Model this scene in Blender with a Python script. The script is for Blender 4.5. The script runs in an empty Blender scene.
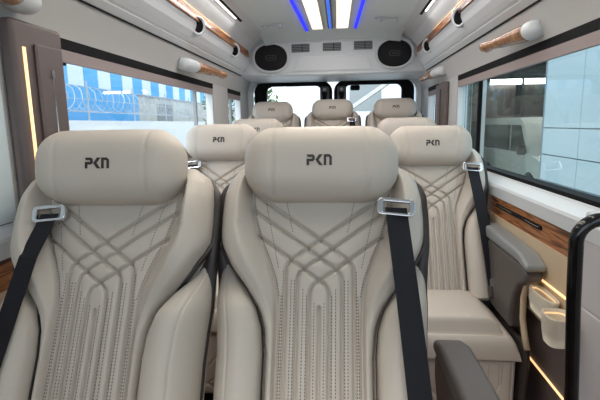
import bpy, math, random
import numpy as np
from mathutils import Vector, Matrix
random.seed(4)
C = bpy.context.scene.collection
XC, XL, XR = -.085, -.93, .76        # cabin centre and side walls
YR = 4.55                            # rear doors
PI = math.pi

# ------------------------------------------------------------ materials
def mat(name, col, rough=.5, metal=0, spec=.5, emit=None, es=0, bump=0, bscale=200, coat=0):
    m = bpy.data.materials.new(name); m.use_nodes = True
    nt = m.node_tree; b = nt.nodes['Principled BSDF']
    b.inputs['Base Color'].default_value = (*col, 1)
    b.inputs['Roughness'].default_value = rough
    b.inputs['Metallic'].default_value = metal
    b.inputs['Specular IOR Level'].default_value = spec
    b.inputs['Coat Weight'].default_value = coat
    if emit:
        b.inputs['Emission Color'].default_value = (*emit, 1)
        b.inputs['Emission Strength'].default_value = es
    if bump:
        n = nt.nodes.new('ShaderNodeTexNoise'); n.inputs['Scale'].default_value = bscale
        tc = nt.nodes.new('ShaderNodeTexCoord'); nt.links.new(tc.outputs['Object'], n.inputs['Vector'])
        bp = nt.nodes.new('ShaderNodeBump'); bp.inputs['Strength'].default_value = bump
        bp.inputs['Distance'].default_value = .001
        nt.links.new(n.outputs['Fac'], bp.inputs['Height']); nt.links.new(bp.outputs['Normal'], b.inputs['Normal'])
    return m
def ramp_mat(name, stops, scale, vec_scale=(1,1,1), rough=.4, wave=None, dist=3, coat=0, rot=(0,0,0)):
    m = mat(name, (.5,.5,.5), rough, coat=coat); nt = m.node_tree; b = nt.nodes['Principled BSDF']
    tc = nt.nodes.new('ShaderNodeTexCoord'); mp = nt.nodes.new('ShaderNodeMapping')
    mp.inputs['Scale'].default_value = vec_scale; mp.inputs['Rotation'].default_value = rot
    nt.links.new(tc.outputs['Object'], mp.inputs['Vector'])
    n = nt.nodes.new('ShaderNodeTexNoise'); n.inputs['Scale'].default_value = scale
    n.inputs['Detail'].default_value = 6; n.inputs['Distortion'].default_value = dist
    nt.links.new(mp.outputs['Vector'], n.inputs['Vector'])
    r = nt.nodes.new('ShaderNodeValToRGB'); e = r.color_ramp.elements
    e[0].position, e[0].color = stops[0][0], (*stops[0][1], 1)
    e[1].position, e[1].color = stops[-1][0], (*stops[-1][1], 1)
    for p, c in stops[1:-1]:
        x = e.new(p); x.color = (*c, 1)
    nt.links.new(n.outputs['Fac'], r.inputs['Fac']); nt.links.new(r.outputs['Color'], b.inputs['Base Color'])
    return m
M = {}
M['leather'] = mat('cream leather', (.60,.535,.465), .42, bump=.25, bscale=500, spec=.4)
M['stitch'] = mat('dark stitching', (.09,.075,.065), .8)
M['shell'] = mat('taupe plastic', (.05,.042,.040), .45)
M['armtaupe'] = mat('taupe armrest', (.105,.09,.083), .45, bump=.2, bscale=400)
M['armcap'] = mat('grey armrest cap', (.26,.27,.27), .4)
M['logo'] = mat('dark print', (.035,.02,.018), .5)
M['webbing'] = mat('navy webbing', (.005,.006,.011), .8, bump=.5, bscale=900)
M['chrome'] = mat('chrome', (.75,.76,.80), .12, 1)
M['black'] = mat('black rubber', (.005,.005,.006), .7, spec=.15)
M['gloss'] = mat('gloss black tube', (.006,.006,.007), .12)
M['white'] = mat('white trim panel', (.74,.76,.76), .4)
M['ceil'] = mat('ceiling liner', (.80,.88,.87), .5)
M['bulk'] = mat('rear bulkhead', (.74,.765,.78), .42)
M['wallp'] = mat('warm grey wall panel', (.58,.57,.55), .55)
M['ledge'] = mat('ledge white', (.68,.71,.72), .45)
M['lilac'] = mat('pale door panel', (.58,.56,.57), .5)
M['cream'] = mat('cream side panel', (.62,.48,.32), .5)
M['blind'] = mat('taupe blind', (.33,.27,.26), .7)
M['paleblind'] = mat('pale blue blind', (.62,.72,.76), .7)
M['pillar'] = mat('brown pillar cover', (.135,.105,.10), .5, bump=.2, bscale=600)
M['warmled'] = mat('warm led', (1,.8,.5), .5, emit=(1,.60,.28), es=.9)
M['panel_lit'] = mat('lit ceiling panel', (1,.9,.7), .5, emit=(1,.86,.66), es=1.0)
M['blue'] = mat('blue led', (.02,.03,.9), .5, emit=(.003,.01,.9), es=1)
M['coolblue'] = mat('pale blue led', (.1,.3,.9), .5, emit=(.01,.10,.75), es=.8)
M['whiteled'] = mat('white led', (1,1,1), .5, emit=(1,.96,.9), es=1.6)
M['speaker'] = mat('speaker cloth', (.006,.006,.007), .75)
M['ventgrey'] = mat('vent grey', (.06,.065,.07), .5)
M['grille'] = mat('vent slats', (.30,.32,.33), .4)
M['wood'] = ramp_mat('glossy walnut', [(.34,(.05,.016,.007)),(.46,(.24,.08,.024)),(.54,(.46,.18,.055)),(.7,(.10,.03,.012))], 4.2, (10,.8,10), .42, coat=.12, dist=1.2)
M['bincream'] = mat('cream bin', (.74,.66,.52), .5)
M['dimled'] = mat('dim warm led', (1,.8,.5), .5, emit=(1,.62,.30), es=.5)
M['tube'] = mat('shop tube', (1,1,1), .5, emit=(1,1,1), es=12)
M['woodlight'] = ramp_mat('orange wood', [(.3,(.14,.05,.02)),(.5,(.36,.16,.065)),(.7,(.46,.24,.11))], 5.0, (7,1,7), .25, coat=.5, dist=1)
M['floorwood'] = ramp_mat('floor laminate', [(.3,(.16,.06,.025)),(.7,(.33,.14,.06))], 3, (8,1,1), .35, dist=1)
M['carpet'] = mat('dark carpet', (.03,.027,.025), .95)
# outside
M['yard'] = ramp_mat('concrete yard', [(.3,(.42,.43,.42)),(.7,(.55,.56,.55))], 1.2, rough=.9)
M['bwhite'] = mat('white render', (.75,.77,.77), .8)
M['tin_blue'] = mat('blue sheet', (.14,.47,.80), .5)
M['tin_white'] = mat('white sheet', (.75,.83,.87), .5)
M['conc'] = ramp_mat('pale concrete', [(.3,(.50,.50,.46)),(.7,(.64,.63,.58))], 2, rough=.9)
M['grey'] = mat('galvanised', (.55,.57,.58), .4, .6)
M['doorgrey'] = mat('grey metal door', (.28,.30,.30), .6)
M['tile'] = mat('pale blue cladding', (.42,.50,.53), .3)
M['joint'] = mat('cladding joint', (.17,.21,.24), .6)
M['carwhite'] = mat('white vehicle paint', (.5,.52,.51), .25, coat=.4)
M['tyre'] = mat('tyre', (.01,.01,.01), .8)
M['dkglass'] = mat('dark car glass', (.015,.02,.02), .08)
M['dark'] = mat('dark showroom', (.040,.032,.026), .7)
M['leaf'] = ramp_mat('foliage', [(.3,(.05,.10,.03)),(.7,(.20,.28,.12))], 8, rough=.7)
M['bark'] = mat('bark', (.10,.07,.05), .9)
def glass_mat(name, tint, refl=.3):
    m = bpy.data.materials.new(name); m.use_nodes = True; nt = m.node_tree
    for n in list(nt.nodes): nt.nodes.remove(n)
    o = nt.nodes.new('ShaderNodeOutputMaterial'); mx = nt.nodes.new('ShaderNodeMixShader')
    t = nt.nodes.new('ShaderNodeBsdfTransparent'); t.inputs[0].default_value = (*tint, 1)
    g = nt.nodes.new('ShaderNodeBsdfGlossy'); g.inputs['Roughness'].default_value = .02
    f = nt.nodes.new('ShaderNodeLayerWeight'); f.inputs['Blend'].default_value = .25
    mt = nt.nodes.new('ShaderNodeMath'); mt.operation = 'MULTIPLY'; mt.inputs[1].default_value = refl
    nt.links.new(f.outputs['Fresnel'], mt.inputs[0])
    nt.links.new(mt.outputs[0], mx.inputs[0]); nt.links.new(t.outputs[0], mx.inputs[1])
    nt.links.new(g.outputs[0], mx.inputs[2]); nt.links.new(mx.outputs[0], o.inputs[0])
    return m
M['glass'] = glass_mat('window glass', (.95,.97,.98), .15)
M['glass_teal'] = glass_mat('teal window glass', (.86,.92,.92), .14)
M['shop_glass'] = glass_mat('shop glass', (.9,.9,.87), .05)

# ------------------------------------------------------------ mesh helpers
class MB:
    def __init__(s): s.v = []; s.f = []
    def add(s, vs, fs):
        n = len(s.v); s.v += [tuple(map(float, p)) for p in vs]; s.f += [tuple(i+n for i in f) for f in fs]; return s
    def box(s, x0, x1, y0, y1, z0, z1):
        v = [(x,y,z) for x in (x0,x1) for y in (y0,y1) for z in (z0,z1)]
        return s.add(v, [(0,1,3,2),(4,6,7,5),(0,4,5,1),(2,3,7,6),(0,2,6,4),(1,5,7,3)])
    def prism(s, poly, axis, a0, a1):            # poly 2D extruded on an axis: 'x' poly=(y,z), 'y' poly=(x,z), 'z' poly=(x,y)
        def P(p, a): return {'x':(a,p[0],p[1]),'y':(p[0],a,p[1]),'z':(p[0],p[1],a)}[axis]
        n = len(poly); vs = [P(p,a0) for p in poly] + [P(p,a1) for p in poly]
        fs = [tuple(range(n))[::-1], tuple(range(n,2*n))] + [(i,(i+1)%n,(i+1)%n+n,i+n) for i in range(n)]
        return s.add(vs, fs)
    def tube(s, pts, r, n=12, caps=True):
        pts = [Vector(p) for p in pts]; rs = r if isinstance(r, (list,tuple)) else [r]*len(pts)
        vs = []; up = None
        for i, p in enumerate(pts):
            d = (pts[min(i+1,len(pts)-1)]-pts[max(i-1,0)]).normalized()
            if up is None:
                up = Vector((0,0,1)) if abs(d.z) < .9 else Vector((1,0,0))
            a = d.cross(up).normalized(); up = a.cross(d).normalized()
            for k in range(n):
                t = 2*PI*k/n; vs.append(p + (a*math.cos(t)+up*math.sin(t))*rs[i])
        fs = [(i*n+k, i*n+(k+1)%n, (i+1)*n+(k+1)%n, (i+1)*n+k) for i in range(len(pts)-1) for k in range(n)]
        if caps: fs += [tuple(range(n))[::-1], tuple(range((len(pts)-1)*n, len(pts)*n))]
        return s.add(vs, fs)
    def grid(s, A, closed_u=False):               # A[i][j] points
        ni, nj = len(A), len(A[0]); vs = [p for row in A for p in row]
        fs = [(i*nj+j, i*nj+(j+1)%nj, (i+1)*nj+(j+1)%nj, (i+1)*nj+j) for i in range(ni-1) for j in range(nj if closed_u else nj-1)]
        return s.add(vs, fs)
    def build(s, name, m, parent=None, bevel=0, seg=2, smooth=False, subsurf=0):
        me = bpy.data.meshes.new(name); me.from_pydata(s.v, [], s.f); me.update()
        me.materials.append(m)
        o = bpy.data.objects.new(name, me); C.objects.link(o); o.parent = parent
        if bevel:
            b = o.modifiers.new('b', 'BEVEL'); b.width = bevel; b.segments = seg; b.limit_method = 'ANGLE'
            b.angle_limit = math.radians(35); smooth = True
        if subsurf:
            b = o.modifiers.new('s', 'SUBSURF'); b.levels = b.render_levels = subsurf
        if smooth: me.shade_smooth()
        if bevel:
            w = o.modifiers.new('w', 'WEIGHTED_NORMAL')
        return o
def tag(o, label=None, cat=None, group=None, kind=None):
    if label: o['label'] = label
    if cat: o['category'] = cat
    if group: o['group'] = group
    if kind: o['kind'] = kind
    return o
def struct(name, mb, m, **k): return tag(mb.build(name, m, **k), kind='structure')
def empty(name, loc, rz=0):
    o = bpy.data.objects.new(name, None); C.objects.link(o); o.location = loc; o.rotation_euler.z = rz
    o.empty_display_size = .1; return o
def copy_tree(o, parent=None):
    c = o.copy(); C.objects.link(c); c.parent = parent
    for ch in list(o.children): copy_tree(ch, c)
    return c
def ell(cx, cy, a, b, n=32, p=2.0):
    r = []
    for k in range(n):
        t = 2*PI*k/n; c, s_ = math.cos(t), math.sin(t)
        r.append((cx+a*math.copysign(abs(c)**(2/p), c), cy+b*math.copysign(abs(s_)**(2/p), s_)))
    return r
def rrect(x0, x1, y0, y1, r, n=6):
    pts = []
    for cx, cy, a0 in ((x1-r,y1-r,0),(x0+r,y1-r,90),(x0+r,y0+r,180),(x1-r,y0+r,270)):
        for k in range(n+1):
            t = math.radians(a0+90*k/n); pts.append((cx+r*math.cos(t), cy+r*math.sin(t)))
    return pts
def ring(mb, outer, inner, axis, a0, a1):        # frame between two loops with equal count
    def P(p, a): return {'x':(a,p[0],p[1]),'y':(p[0],a,p[1]),'z':(p[0],p[1],a)}[axis]
    n = len(outer)
    vs = [P(p,a0) for p in outer]+[P(p,a0) for p in inner]+[P(p,a1) for p in outer]+[P(p,a1) for p in inner]
    fs = []
    for i in range(n):
        j = (i+1) % n
        fs += [(i,j,n+j,n+i),(2*n+i,3*n+i,3*n+j,2*n+j),(i,2*n+i,2*n+j,j),(n+i,n+j,3*n+j,3*n+i)]
    return mb.add(vs, fs)

# ------------------------------------------------------------ seat surfaces
def sm(a, b, x): t = np.clip((x-a)/(b-a), 0, 1); return t*t*(3-2*t)
VT = .775
def Whalf(v):
    return np.interp(v, [0,.17,.25,.32,.38,.44,.50,.55,.60,.66,.70,.73,.755,VT], [.260,.260,.260,.264,.269,.269,.266,.267,.268,.266,.258,.241,.206,.12])
def Wins(v):                                     # half width of the quilted insert
    return np.interp(v, [0,.3,.385,.43,.486,.547,.6,.66,.70,.8], [.103,.103,.106,.113,.132,.158,.174,.184,.188,.19])
def polydist(X, V, pts):
    d = np.full(X.shape, 9.)
    for (a, b), (c, e) in zip(pts[:-1], pts[1:]):
        dx, dv = c-a, e-b; L = dx*dx+dv*dv+1e-12
        t = np.clip(((X-a)*dx+(V-b)*dv)/L, 0, 1)
        d = np.minimum(d, np.hypot(X-a-t*dx, V-b-t*dv))
    return d
def bend(x0, vb, sgn, slope=.72, top=.72):       # vertical channel that curves into a diagonal
    pts = [(x0, 0), (x0, vb-.03)]
    for k in range(1, 7):
        t = k/6; pts.append((x0+sgn*.03*t*t, vb-.03+.048*t-.008*t*t))
    x, v = pts[-1]
    while abs(x) < Wins(v)-.004 and v < top:
        x += sgn*.012; v += .012*slope
        pts.append((x, v))
    return pts
CH = []                                          # channels: (points)
for x0, vb in ((-.084,.490),(-.055,.465),(-.024,.430)):
    CH.append(bend(x0, vb, 1)); CH.append(bend(-x0, vb, -1))
CH.append([(0,0),(0,.37)])
WCV = [(0,.134),(.26,.134),(.32,.140),(.37,.156),(.42,.188),(.47,.226),(.52,.254),(.56,.268),(.60,.275)]
def wcx(V): return np.interp(V, [p[0] for p in WCV], [p[1] for p in WCV])
def back_n(X, V):
    W = Whalf(V); I = Wins(V); a = np.abs(X); wx = wcx(V)
    n = .050 + .012*(1-(a/I)**2).clip(0)                       # gently padded insert
    lim = np.where(V < .58, wx, W)
    w = sm(0, 1, (a-I)/np.maximum(lim*.80-I, .010)); n = n + (.046*sm(.34,.54,V)*sm(.79,.62,V)+.014)*w
    n -= .011*np.exp(-((a-I)/.0045)**2)                        # insert seam
    for c in CH:
        D = polydist(X, V, c); n -= (.0125*np.exp(-(D/.0033)**2) + .0025*np.exp(-(D/.011)**2))*(a < I+.003)
    rim = np.clip(1-(wx-a)/.022, 0, 1)
    n = np.where((V < .58) & (a <= wx), n-.030*rim**2.5*sm(.585,.50,V)-.016*rim**2.5*(V < .36), n)
    q = np.clip((a-wx)/np.maximum(W-wx, .004), 0, 1)
    bol = .045+.058*np.clip(4*q*(1-q), 0, 1)**.38*sm(.50,.34,V) - .045*sm(.36,.52,V)
    bol = bol - .004*np.exp(-((q-.62)/.022)**2)
    n = np.where((a > wx) & (V < .57), bol, n)
    D = polydist(a, V, [(x, v) for v, x in WCV])
    n -= .022*np.exp(-(D/.0045)**2)*sm(.575,.55,V)
    e = np.clip(1-(a/W)**9, 0, 1)**.5
    et = np.clip(1-((V-.60).clip(0)/(VT-.60))**5, 0, 1)**.5
    n = -.02 + (n+.02)*e*et
    return n
def grid_mesh(name, X, V, N, m, parent, back=-.03, extra=None, m2=None):
    ni, nj = X.shape
    P = np.stack([X, N, V], -1).reshape(-1, 3)
    idx = np.arange(ni*nj).reshape(ni, nj)
    F = np.stack([idx[:-1,:-1], idx[:-1,1:], idx[1:,1:], idx[1:,:-1]], -1).reshape(-1, 4)
    bd = np.concatenate([idx[0,:], idx[1:,-1], idx[-1,-2::-1], idx[-2:0:-1,0]])
    B = P[bd].copy(); B[:,1] = back; nb = len(bd)
    k = np.arange(nb); S = np.stack([bd, k+ni*nj, (k+1)%nb+ni*nj, bd[(k+1)%nb]], -1)
    P = np.concatenate([P, B]); P[:,1] *= -1                    # front faces -Y
    vl = P.tolist(); fl_ = np.concatenate([F, S]).tolist()+[list(range(ni*nj, ni*nj+nb))]; nf = len(fl_)
    if extra: q = len(vl); vl += [list(p) for p in extra.v]; fl_ += [[i+q for i in f] for f in extra.f]
    me = bpy.data.meshes.new(name); me.from_pydata(vl, [], fl_)
    me.update(); me.materials.append(m); me.shade_smooth()
    if extra:
        me.materials.append(m2); mi = np.zeros(len(me.polygons), dtype=np.int32); mi[nf:] = 1; me.polygons.foreach_set('material_index', mi)
    o = bpy.data.objects.new(name, me); C.objects.link(o); o.parent = parent
    return o
# headrest front surface
HW, HH = .200, .099
def head_xz(a, b):                               # unit square -> rounded outline
    z = b*HH; wid = HW*(1-abs(b)**3.6*.26 - (.03 if b < 0 else 0)*abs(b))
    return a*wid, z
def head_n(X, Z):
    b = np.clip(Z/HH, -1, 1); a = np.clip(X/HW, -1, 1)
    n = .075*np.clip(1-np.abs(b)**3.2, 0, 1)**.42*np.clip(1-np.abs(a)**5.0, 0, 1)**.45
    n -= .004*np.exp(-((np.abs(X)-.115)/.0028)**2)*(n > .01)
    return n
def letters(s):                                  # the three stylised letters, as polygons
    P1 = [(0,0),(.26,0),(.26,.36),(.66,.36),(.86,.52),(.86,.84),(.68,1),(0,1),(.10,.76),(.58,.76),(.58,.60),(0,.60)]
    K1 = [(.92,.5),(1.32,1),(1.70,1),(1.28,.5),(1.70,0),(1.32,0)]
    K0 = [(.86,.56),(.98,.42),(1.14,.58),(1.02,.70)]
    N1 = [(1.80,0),(1.80,1),(2.42,1),(2.66,.80),(2.66,0),(2.39,0),(2.39,.70),(2.32,.76),(2.07,.76),(2.07,0)]
    return [[((x-1.31)*s, (y-.5)*s*1.15) for x, y in p] for p in (P1,K1,N1)]

TILT = math.radians(27)
def make_seat(root, arm=1):
    # ---- back frame
    bk = Matrix.Translation((0,.02,.45)) @ Matrix.Rotation(-TILT, 4, 'X')
    # non uniform columns: denser on the insert
    nu, nv = 250, 270
    s = np.linspace(-1, 1, nu); v = np.linspace(0, VT, nv)
    U, V = np.meshgrid(s, v); X = U*Whalf(V); X = np.sign(U)*np.abs(U)**1.0*Whalf(V)
    N = back_n(X, V)
    # stitches
    mb = MB(); dashes = []
    def stitch(pts, off):
        L = 0; pts = [Vector(p) for p in pts]; carry = 0
        for p, q in zip(pts[:-1], pts[1:]):
            d = q-p; l = d.length
            if l < 1e-6: continue
            d /= l; nrm = Vector((-d.y, d.x)); t = carry
            while t < l:
                c = p+d*t+nrm*off
                if abs(c.x) < Wins(c.y)+.0 and c.y > .03: dashes.append((c.x, c.y, d.x, d.y))
                t += .0075
            carry = t-l
    for k, c in enumerate(CH[:6]):
        sg = 1 if k % 2 == 0 else -1
        stitch([c[0], c[1]], .0065*sg)
    for dx in (-.012, .012): stitch([(dx,.02),(dx,.385)], 0)
    for sg in (-1, 1):
        for x0, x1, v0, v1 in ((.104,.152,.47,.68),(.070,.088,.56,.64),(.096,.094,.03,.40),(.068,.070,.03,.44),(.040,.040,.03,.42)):
            stitch([(sg*x0,v0),(sg*x1,v1)], 0)
        stitch([(sg*.100,.40),(sg*.108,.44),(sg*.126,.49),(sg*.151,.547),(sg*.167,.60),(sg*.176,.66)], 0)
    A = np.array(dashes); n0 = back_n(A[:,0], A[:,1])+.0012
    for (x, y, dx, dy), n in zip(dashes, n0):
        hx, hy = dx*.0020, dy*.0020; wx, wy = -dy*.0010, dx*.0010
        mb.add([(x-hx-wx,-n,y-hy-wy),(x+hx-wx,-n,y+hy-wy),(x+hx+wx,-n,y+hy+wy),(x-hx+wx,-n,y-hy+wy)], [(0,1,2,3)])
    o = grid_mesh('backrest', X, V, N, M['leather'], root, back=-.045, extra=mb, m2=M['stitch']); o.matrix_local = bk
    # ---- dark shell behind the backrest
    vs = np.linspace(-.04, VT+.006, 50); A = []
    for vv in vs:
        w = float(Whalf(min(max(vv,0), VT)))+.002+.007*float(sm(.42,.54,vv)*sm(.75,.66,vv)); row = []
        k = min(1, max(.02, (VT+.006-vv)/.05))**.5
        for t in np.linspace(-1, 1, 25):
            row.append((w*t, .030 + (.075*k)*(1-abs(t)**5), vv))
        fz = .012-.045*float(sm(.40,.55,vv)*sm(.75,.66,vv))
        for t in np.linspace(1, -1, 25): row.append((w*t, fz*min(1,(abs(t)*1.0)**9)+.012*(1-abs(t)**9), vv))
        A.append(row)
    mb = MB(); mb.grid(A, True); n = len(A[0]); mb.f.append(tuple(range(n))[::-1]); mb.f.append(tuple(range((len(A)-1)*n, len(A)*n)))
    sh = mb.build('back_shell', M['shell'], root, smooth=True); sh.matrix_local = bk
    for sg in (-1, 1):                           # dark piping that follows the wing down to the waist
        mb = MB(); A = []
        for vv in np.linspace(.565, .01, 80):
            x = float(wcx(vv)); w = .0012+.011*float(sm(.40,.56,vv)); n = float(max(back_n(np.array([x+.000]), np.array([vv]))[0], back_n(np.array([x+w]), np.array([vv]))[0]))
            n = min(n, .06)
            A.append([(sg*(x-w*.2),-n-.004,vv),(sg*(x+w*.5),-n-.008,vv),(sg*(x+w),-n-.003,vv),(sg*(x+w*.5),-n+.02,vv)])
        mb.grid(A, True); p = mb.build('piping', M['shell'], root, smooth=True); p.matrix_local = bk
    # ---- headrest pillow
    hm = bk @ Matrix.Translation((0,-.075,.735)) @ Matrix.Rotation(TILT*.62, 4, 'X')
    aa = np.sin(np.linspace(-PI/2, PI/2, 90)); bb = np.sin(np.linspace(-PI/2, PI/2, 50))
    Aq, Bq = np.meshgrid(aa, bb)
    Zq = Bq*HH; Xq = Aq*HW*(1-np.abs(Bq)**3.0*(.32+.05*(Bq < 0)))
    Nq = .082*np.clip(1-np.abs(Bq)**3.4, 0, 1)**.42*np.clip(1-np.abs(Aq)**5.0, 0, 1)**.45
    Nq -= .0045*np.exp(-((np.abs(Xq)-.118)/.0026)**2)*(Nq > .01)
    # bulge of the end lobes
    Nq += .004*np.exp(-((np.abs(Xq)-.150)/.03)**2)*(Nq > .02)
    front = [[(x, -y, z) for x, y, z in zip(r1, r2, r3)] for r1, r2, r3 in zip(Xq, Nq, Zq)]
    back = [[(x, .45*y, z) for x, y, z in zip(r1, r2, r3)] for r1, r2, r3 in zip(Xq, Nq, Zq)]
    mb = MB(); mb.grid(front); mb.grid([r[::-1] for r in back])
    hr = mb.build('headrest', M['leather'], root, smooth=True); hr.matrix_local = hm
    def hn(x, z): return .082*(1-abs(z/HH)**3.4)**.42*(1-abs(x/HW)**5)**.45
    mb = MB()
    for poly in letters(.0232):
        poly = [(x, z+.006) for x, z in poly]; n = len(poly)
        vs = [(x, -hn(x,z)-.0016, z) for x, z in poly]+[(x, -hn(x,z)+.004, z) for x, z in poly]
        mb.add(vs, [tuple(range(n))]+[(i, i+n, (i+1)%n+n, (i+1)%n) for i in range(n)])
    mb.build('logo', M['logo'], hr)
    for sx in (-.06, .06):
        p = MB().tube([(sx,0,.02),(sx,0,.12)], .007, 10).build('headrest_post', M['chrome'], root, smooth=True)
        p.matrix_local = bk @ Matrix.Translation((0,-.0,.60))
    # ---- cushion
    mb = MB(); A = []
    def cush(x, y):                              # y: 0 back .. 1 front
        e = (1-abs(x/.240)**8)**.5 if abs(x) < .240 else 0
        f = (1-abs((y-.5)/.5)**11)**.5 if 0 < y < 1 else 0
        z = -.01+.100*e*f
        k = 1/(1+math.exp(-((.178-abs(x))/.005)))*(1/(1+math.exp((y-.88)/.012)))
        r = abs(x)/.19; z += .046*k*(e*f)*(1-.5*min(1,abs(x)/.178)**6); z -= .010*math.exp(-((abs(x)-.186)/.005)**2)*(y < .90)*f+.010*math.exp(-((y-.915)/.010)**2)*(abs(x) < .186)
        if .45 < y < .9: z += .004*k
        return z
    xs = np.sin(np.linspace(-PI/2, PI/2, 130))*.240; ys = .5-.5*np.cos(np.linspace(0, PI, 110))
    CY0, CY1 = .05, -.365
    top = [[(x, CY0+(CY1-CY0)*y, .375+cush(x,y)) for x in xs] for y in ys]
    bot = [[(x, CY0+(CY1-CY0)*y, .365) for x in xs] for y in ys]
    mb.grid(top); mb.grid(bot)
    ni, nj = len(ys), len(xs); off = ni*nj
    idx = [j for j in range(nj)]+[i*nj+nj-1 for i in range(1,ni)]+[(ni-1)*nj+j for j in range(nj-2,-1,-1)]+[i*nj for i in range(ni-2,0,-1)]
    mb.f += [(a, b, b+off, a+off) for a, b in zip(idx, idx[1:]+idx[:1])]
    mb.build('seat_cushion', M['leather'], root, smooth=True)
    # ---- leg rest hanging at the front
    X, V = np.meshgrid(np.linspace(-.238,.238,150), np.linspace(0,.30,90))
    Nn = .03+.006*np.cos(X/.238*1.3)
    gl = [[(-.17+.0,.30),(-.17,.20),(-.13,.12),(-.05,.06),(.06,.01)], [(.17,.30),(.17,.20),(.13,.12),(.05,.06),(-.06,.01)],
          [(-.10,.30),(-.10,.19),(-.04,.12),(.07,.055),(.14,.0)], [(.10,.30),(.10,.19),(.04,.12),(-.07,.055),(-.14,.0)],
          [(.215,.30),(.215,.12),(.13,.04),(.10,0)], [(-.215,.30),(-.215,.12),(-.13,.04),(-.10,0)]]
    for g in gl: Nn -= .006*np.exp(-(polydist(X, V, g)/.004)**2)
    Nn = -.02+(Nn+.02)*np.clip(1-np.abs(X/.2381)**14, 0, 1)**.5*np.clip(1-np.abs((V-.15)/.1501)**14, 0, 1)**.5
    mb = MB()
    for x0 in (-.125, .125, -.05, .05, .175, -.175, 0):
        for k in range(9):
            z = .285-k*.0095; nn = .0305+.006*math.cos(x0/.238*1.3)
            mb.add([(x0-.0008,-nn-.001,z-.0022),(x0+.0008,-nn-.001,z-.0022),(x0+.0008,-nn-.001,z+.0022),(x0-.0008,-nn-.001,z+.0022)], [(0,1,2,3)])
    lr = grid_mesh('leg_rest', X, V, Nn, M['leather'], root, back=-.035, extra=mb, m2=M['stitch']); lr.location = (0,-.320,.058)
    # ---- pedestal and side shields
    MB().prism([(-.28,.0),(.02,.0),(.06,.36),(-.28,.36)], 'x', -.225, .225).build('pedestal', M['shell'], root, bevel=.02)
    for sx in (-1, 1):
        a, b = (.243,.272) if sx > 0 else (-.272,-.243)
        MB().prism([(-.345,.03),(.03,.03),(.07,.30),(.05,.41),(-.10,.42),(-.30,.435),(-.36,.43),(-.37,.36)], 'x', a, b).build('side_shield', M['shell'], root, bevel=.012)
    # ---- armrest, a deep side console with a capped top
    if arm:
        a, b = .283, .353
        bo = MB().prism([(-.02,.36),(.10,.46),(.17,.58),(.17,.64),(-.34,.64),(-.42,.625),(-.42,.59),(-.35,.55),(-.31,.50),(-.29,.42),(-.30,.36)], 'x', a+.003, b-.003).build('armrest', M['armtaupe'], root, bevel=.016, seg=3)
        MB().prism([(.17,.642),(-.34,.642),(-.43,.626),(-.435,.650),(-.36,.680),(-.05,.694),(.10,.694),(.17,.670)], 'x', a-.002, b+.002).build('armrest_cap', M['armtaupe'], bo, bevel=.014, seg=3)
        MB().prism(ell(.02,.565,.020,.030), 'x', a-.001, a+.004).build('recline_button', M['black'], bo)
        MB().tube([(a+.035,-.405,.60),(a+.035,-.36,.565),(a+.035,-.335,.50),(a+.035,-.34,.42),(a+.035,-.37,.36),(a+.035,-.40,.32)], .012, 8).build('armrest_bracket', M['cream'], bo, smooth=True)
def belt(root, side):
    """chrome guide on the shoulder, webbing down to the buckle"""
    bk = Matrix.Translation((0,.02,.45)) @ Matrix.Rotation(-TILT, 4, 'X')
    gx, gv = side*(.186 if side > 0 else .150), .612
    gn = max(float(back_n(np.array([gx+q]), np.array([gv]))[0]) for q in (-.04,-.02,0,.02,.04))
    g = MB(); ring(g, rrect(-.046,.046,-.026,.018,.013), rrect(-.031,.031,-.018,.008,.004), 'y', -.016, -.004)
    g.box(-.033,.033,-.020,-.012,.006,.014)
    go = g.build('belt_guide', M['chrome'], root, bevel=.003)
    go.matrix_local = bk @ Matrix.Translation((gx,-gn-.006,gv)) @ Matrix.Rotation(side*.10, 4, 'Y')
    # webbing: sampled path over the back surface then forward over the bolster
    x1 = side*.232; pts = []
    for t in np.linspace(0, 1, 26):
        v = gv-.004-t*(gv-.03); x = gx+(x1-gx)*t
        hull = max(float(back_n(np.array([x+dx]), np.array([v]))[0]) for dx in (-.02, 0, .02))
        n = max(hull+.006, gn+.014 + .018*math.sin(t*PI))
        pts.append((x, n, v))
    hull = []                                    # the strap is pulled tight: upper hull of the surface below it
    for p in pts:
        while len(hull) > 1 and (hull[-1][1]-hull[-2][1])*(p[2]-hull[-2][2]) - (p[1]-hull[-2][1])*(hull[-1][2]-hull[-2][2]) >= 0: hull.pop()
        hull.append(p)
    hv = [p[2] for p in hull][::-1]; hn_ = [p[1] for p in hull][::-1]
    pts = [(x, float(np.interp(v, hv, hn_)), v) for x, n, v in pts]
    mb = MB(); A = []
    for i, (x, n, v) in enumerate(pts):
        h = .0265; tw = side*.004
        A.append([(x-h,-n-tw,v),(x+h,-n+tw,v),(x+h,-n+tw+.0022,v),(x-h,-n-tw+.0022,v)])
    mb.grid(A, True); mb.f.append((0,1,2,3))
    w = mb.build('belt_webbing', M['webbing'], root, smooth=False); w.matrix_local = bk
    b = MB().box(x1-.030,x1+.030,-.125,-.105,.0,.05); bo = b.build('buckle', M['shell'], root, bevel=.006); bo.matrix_local = bk
    k = MB(); ring(k, rrect(x1-.022,x1+.022,.045,.085,.008), rrect(x1-.012,x1+.012,.056,.076,.004), 'y', -.121, -.115)
    ko = k.build('belt_tongue', M['chrome'], bo)

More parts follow.
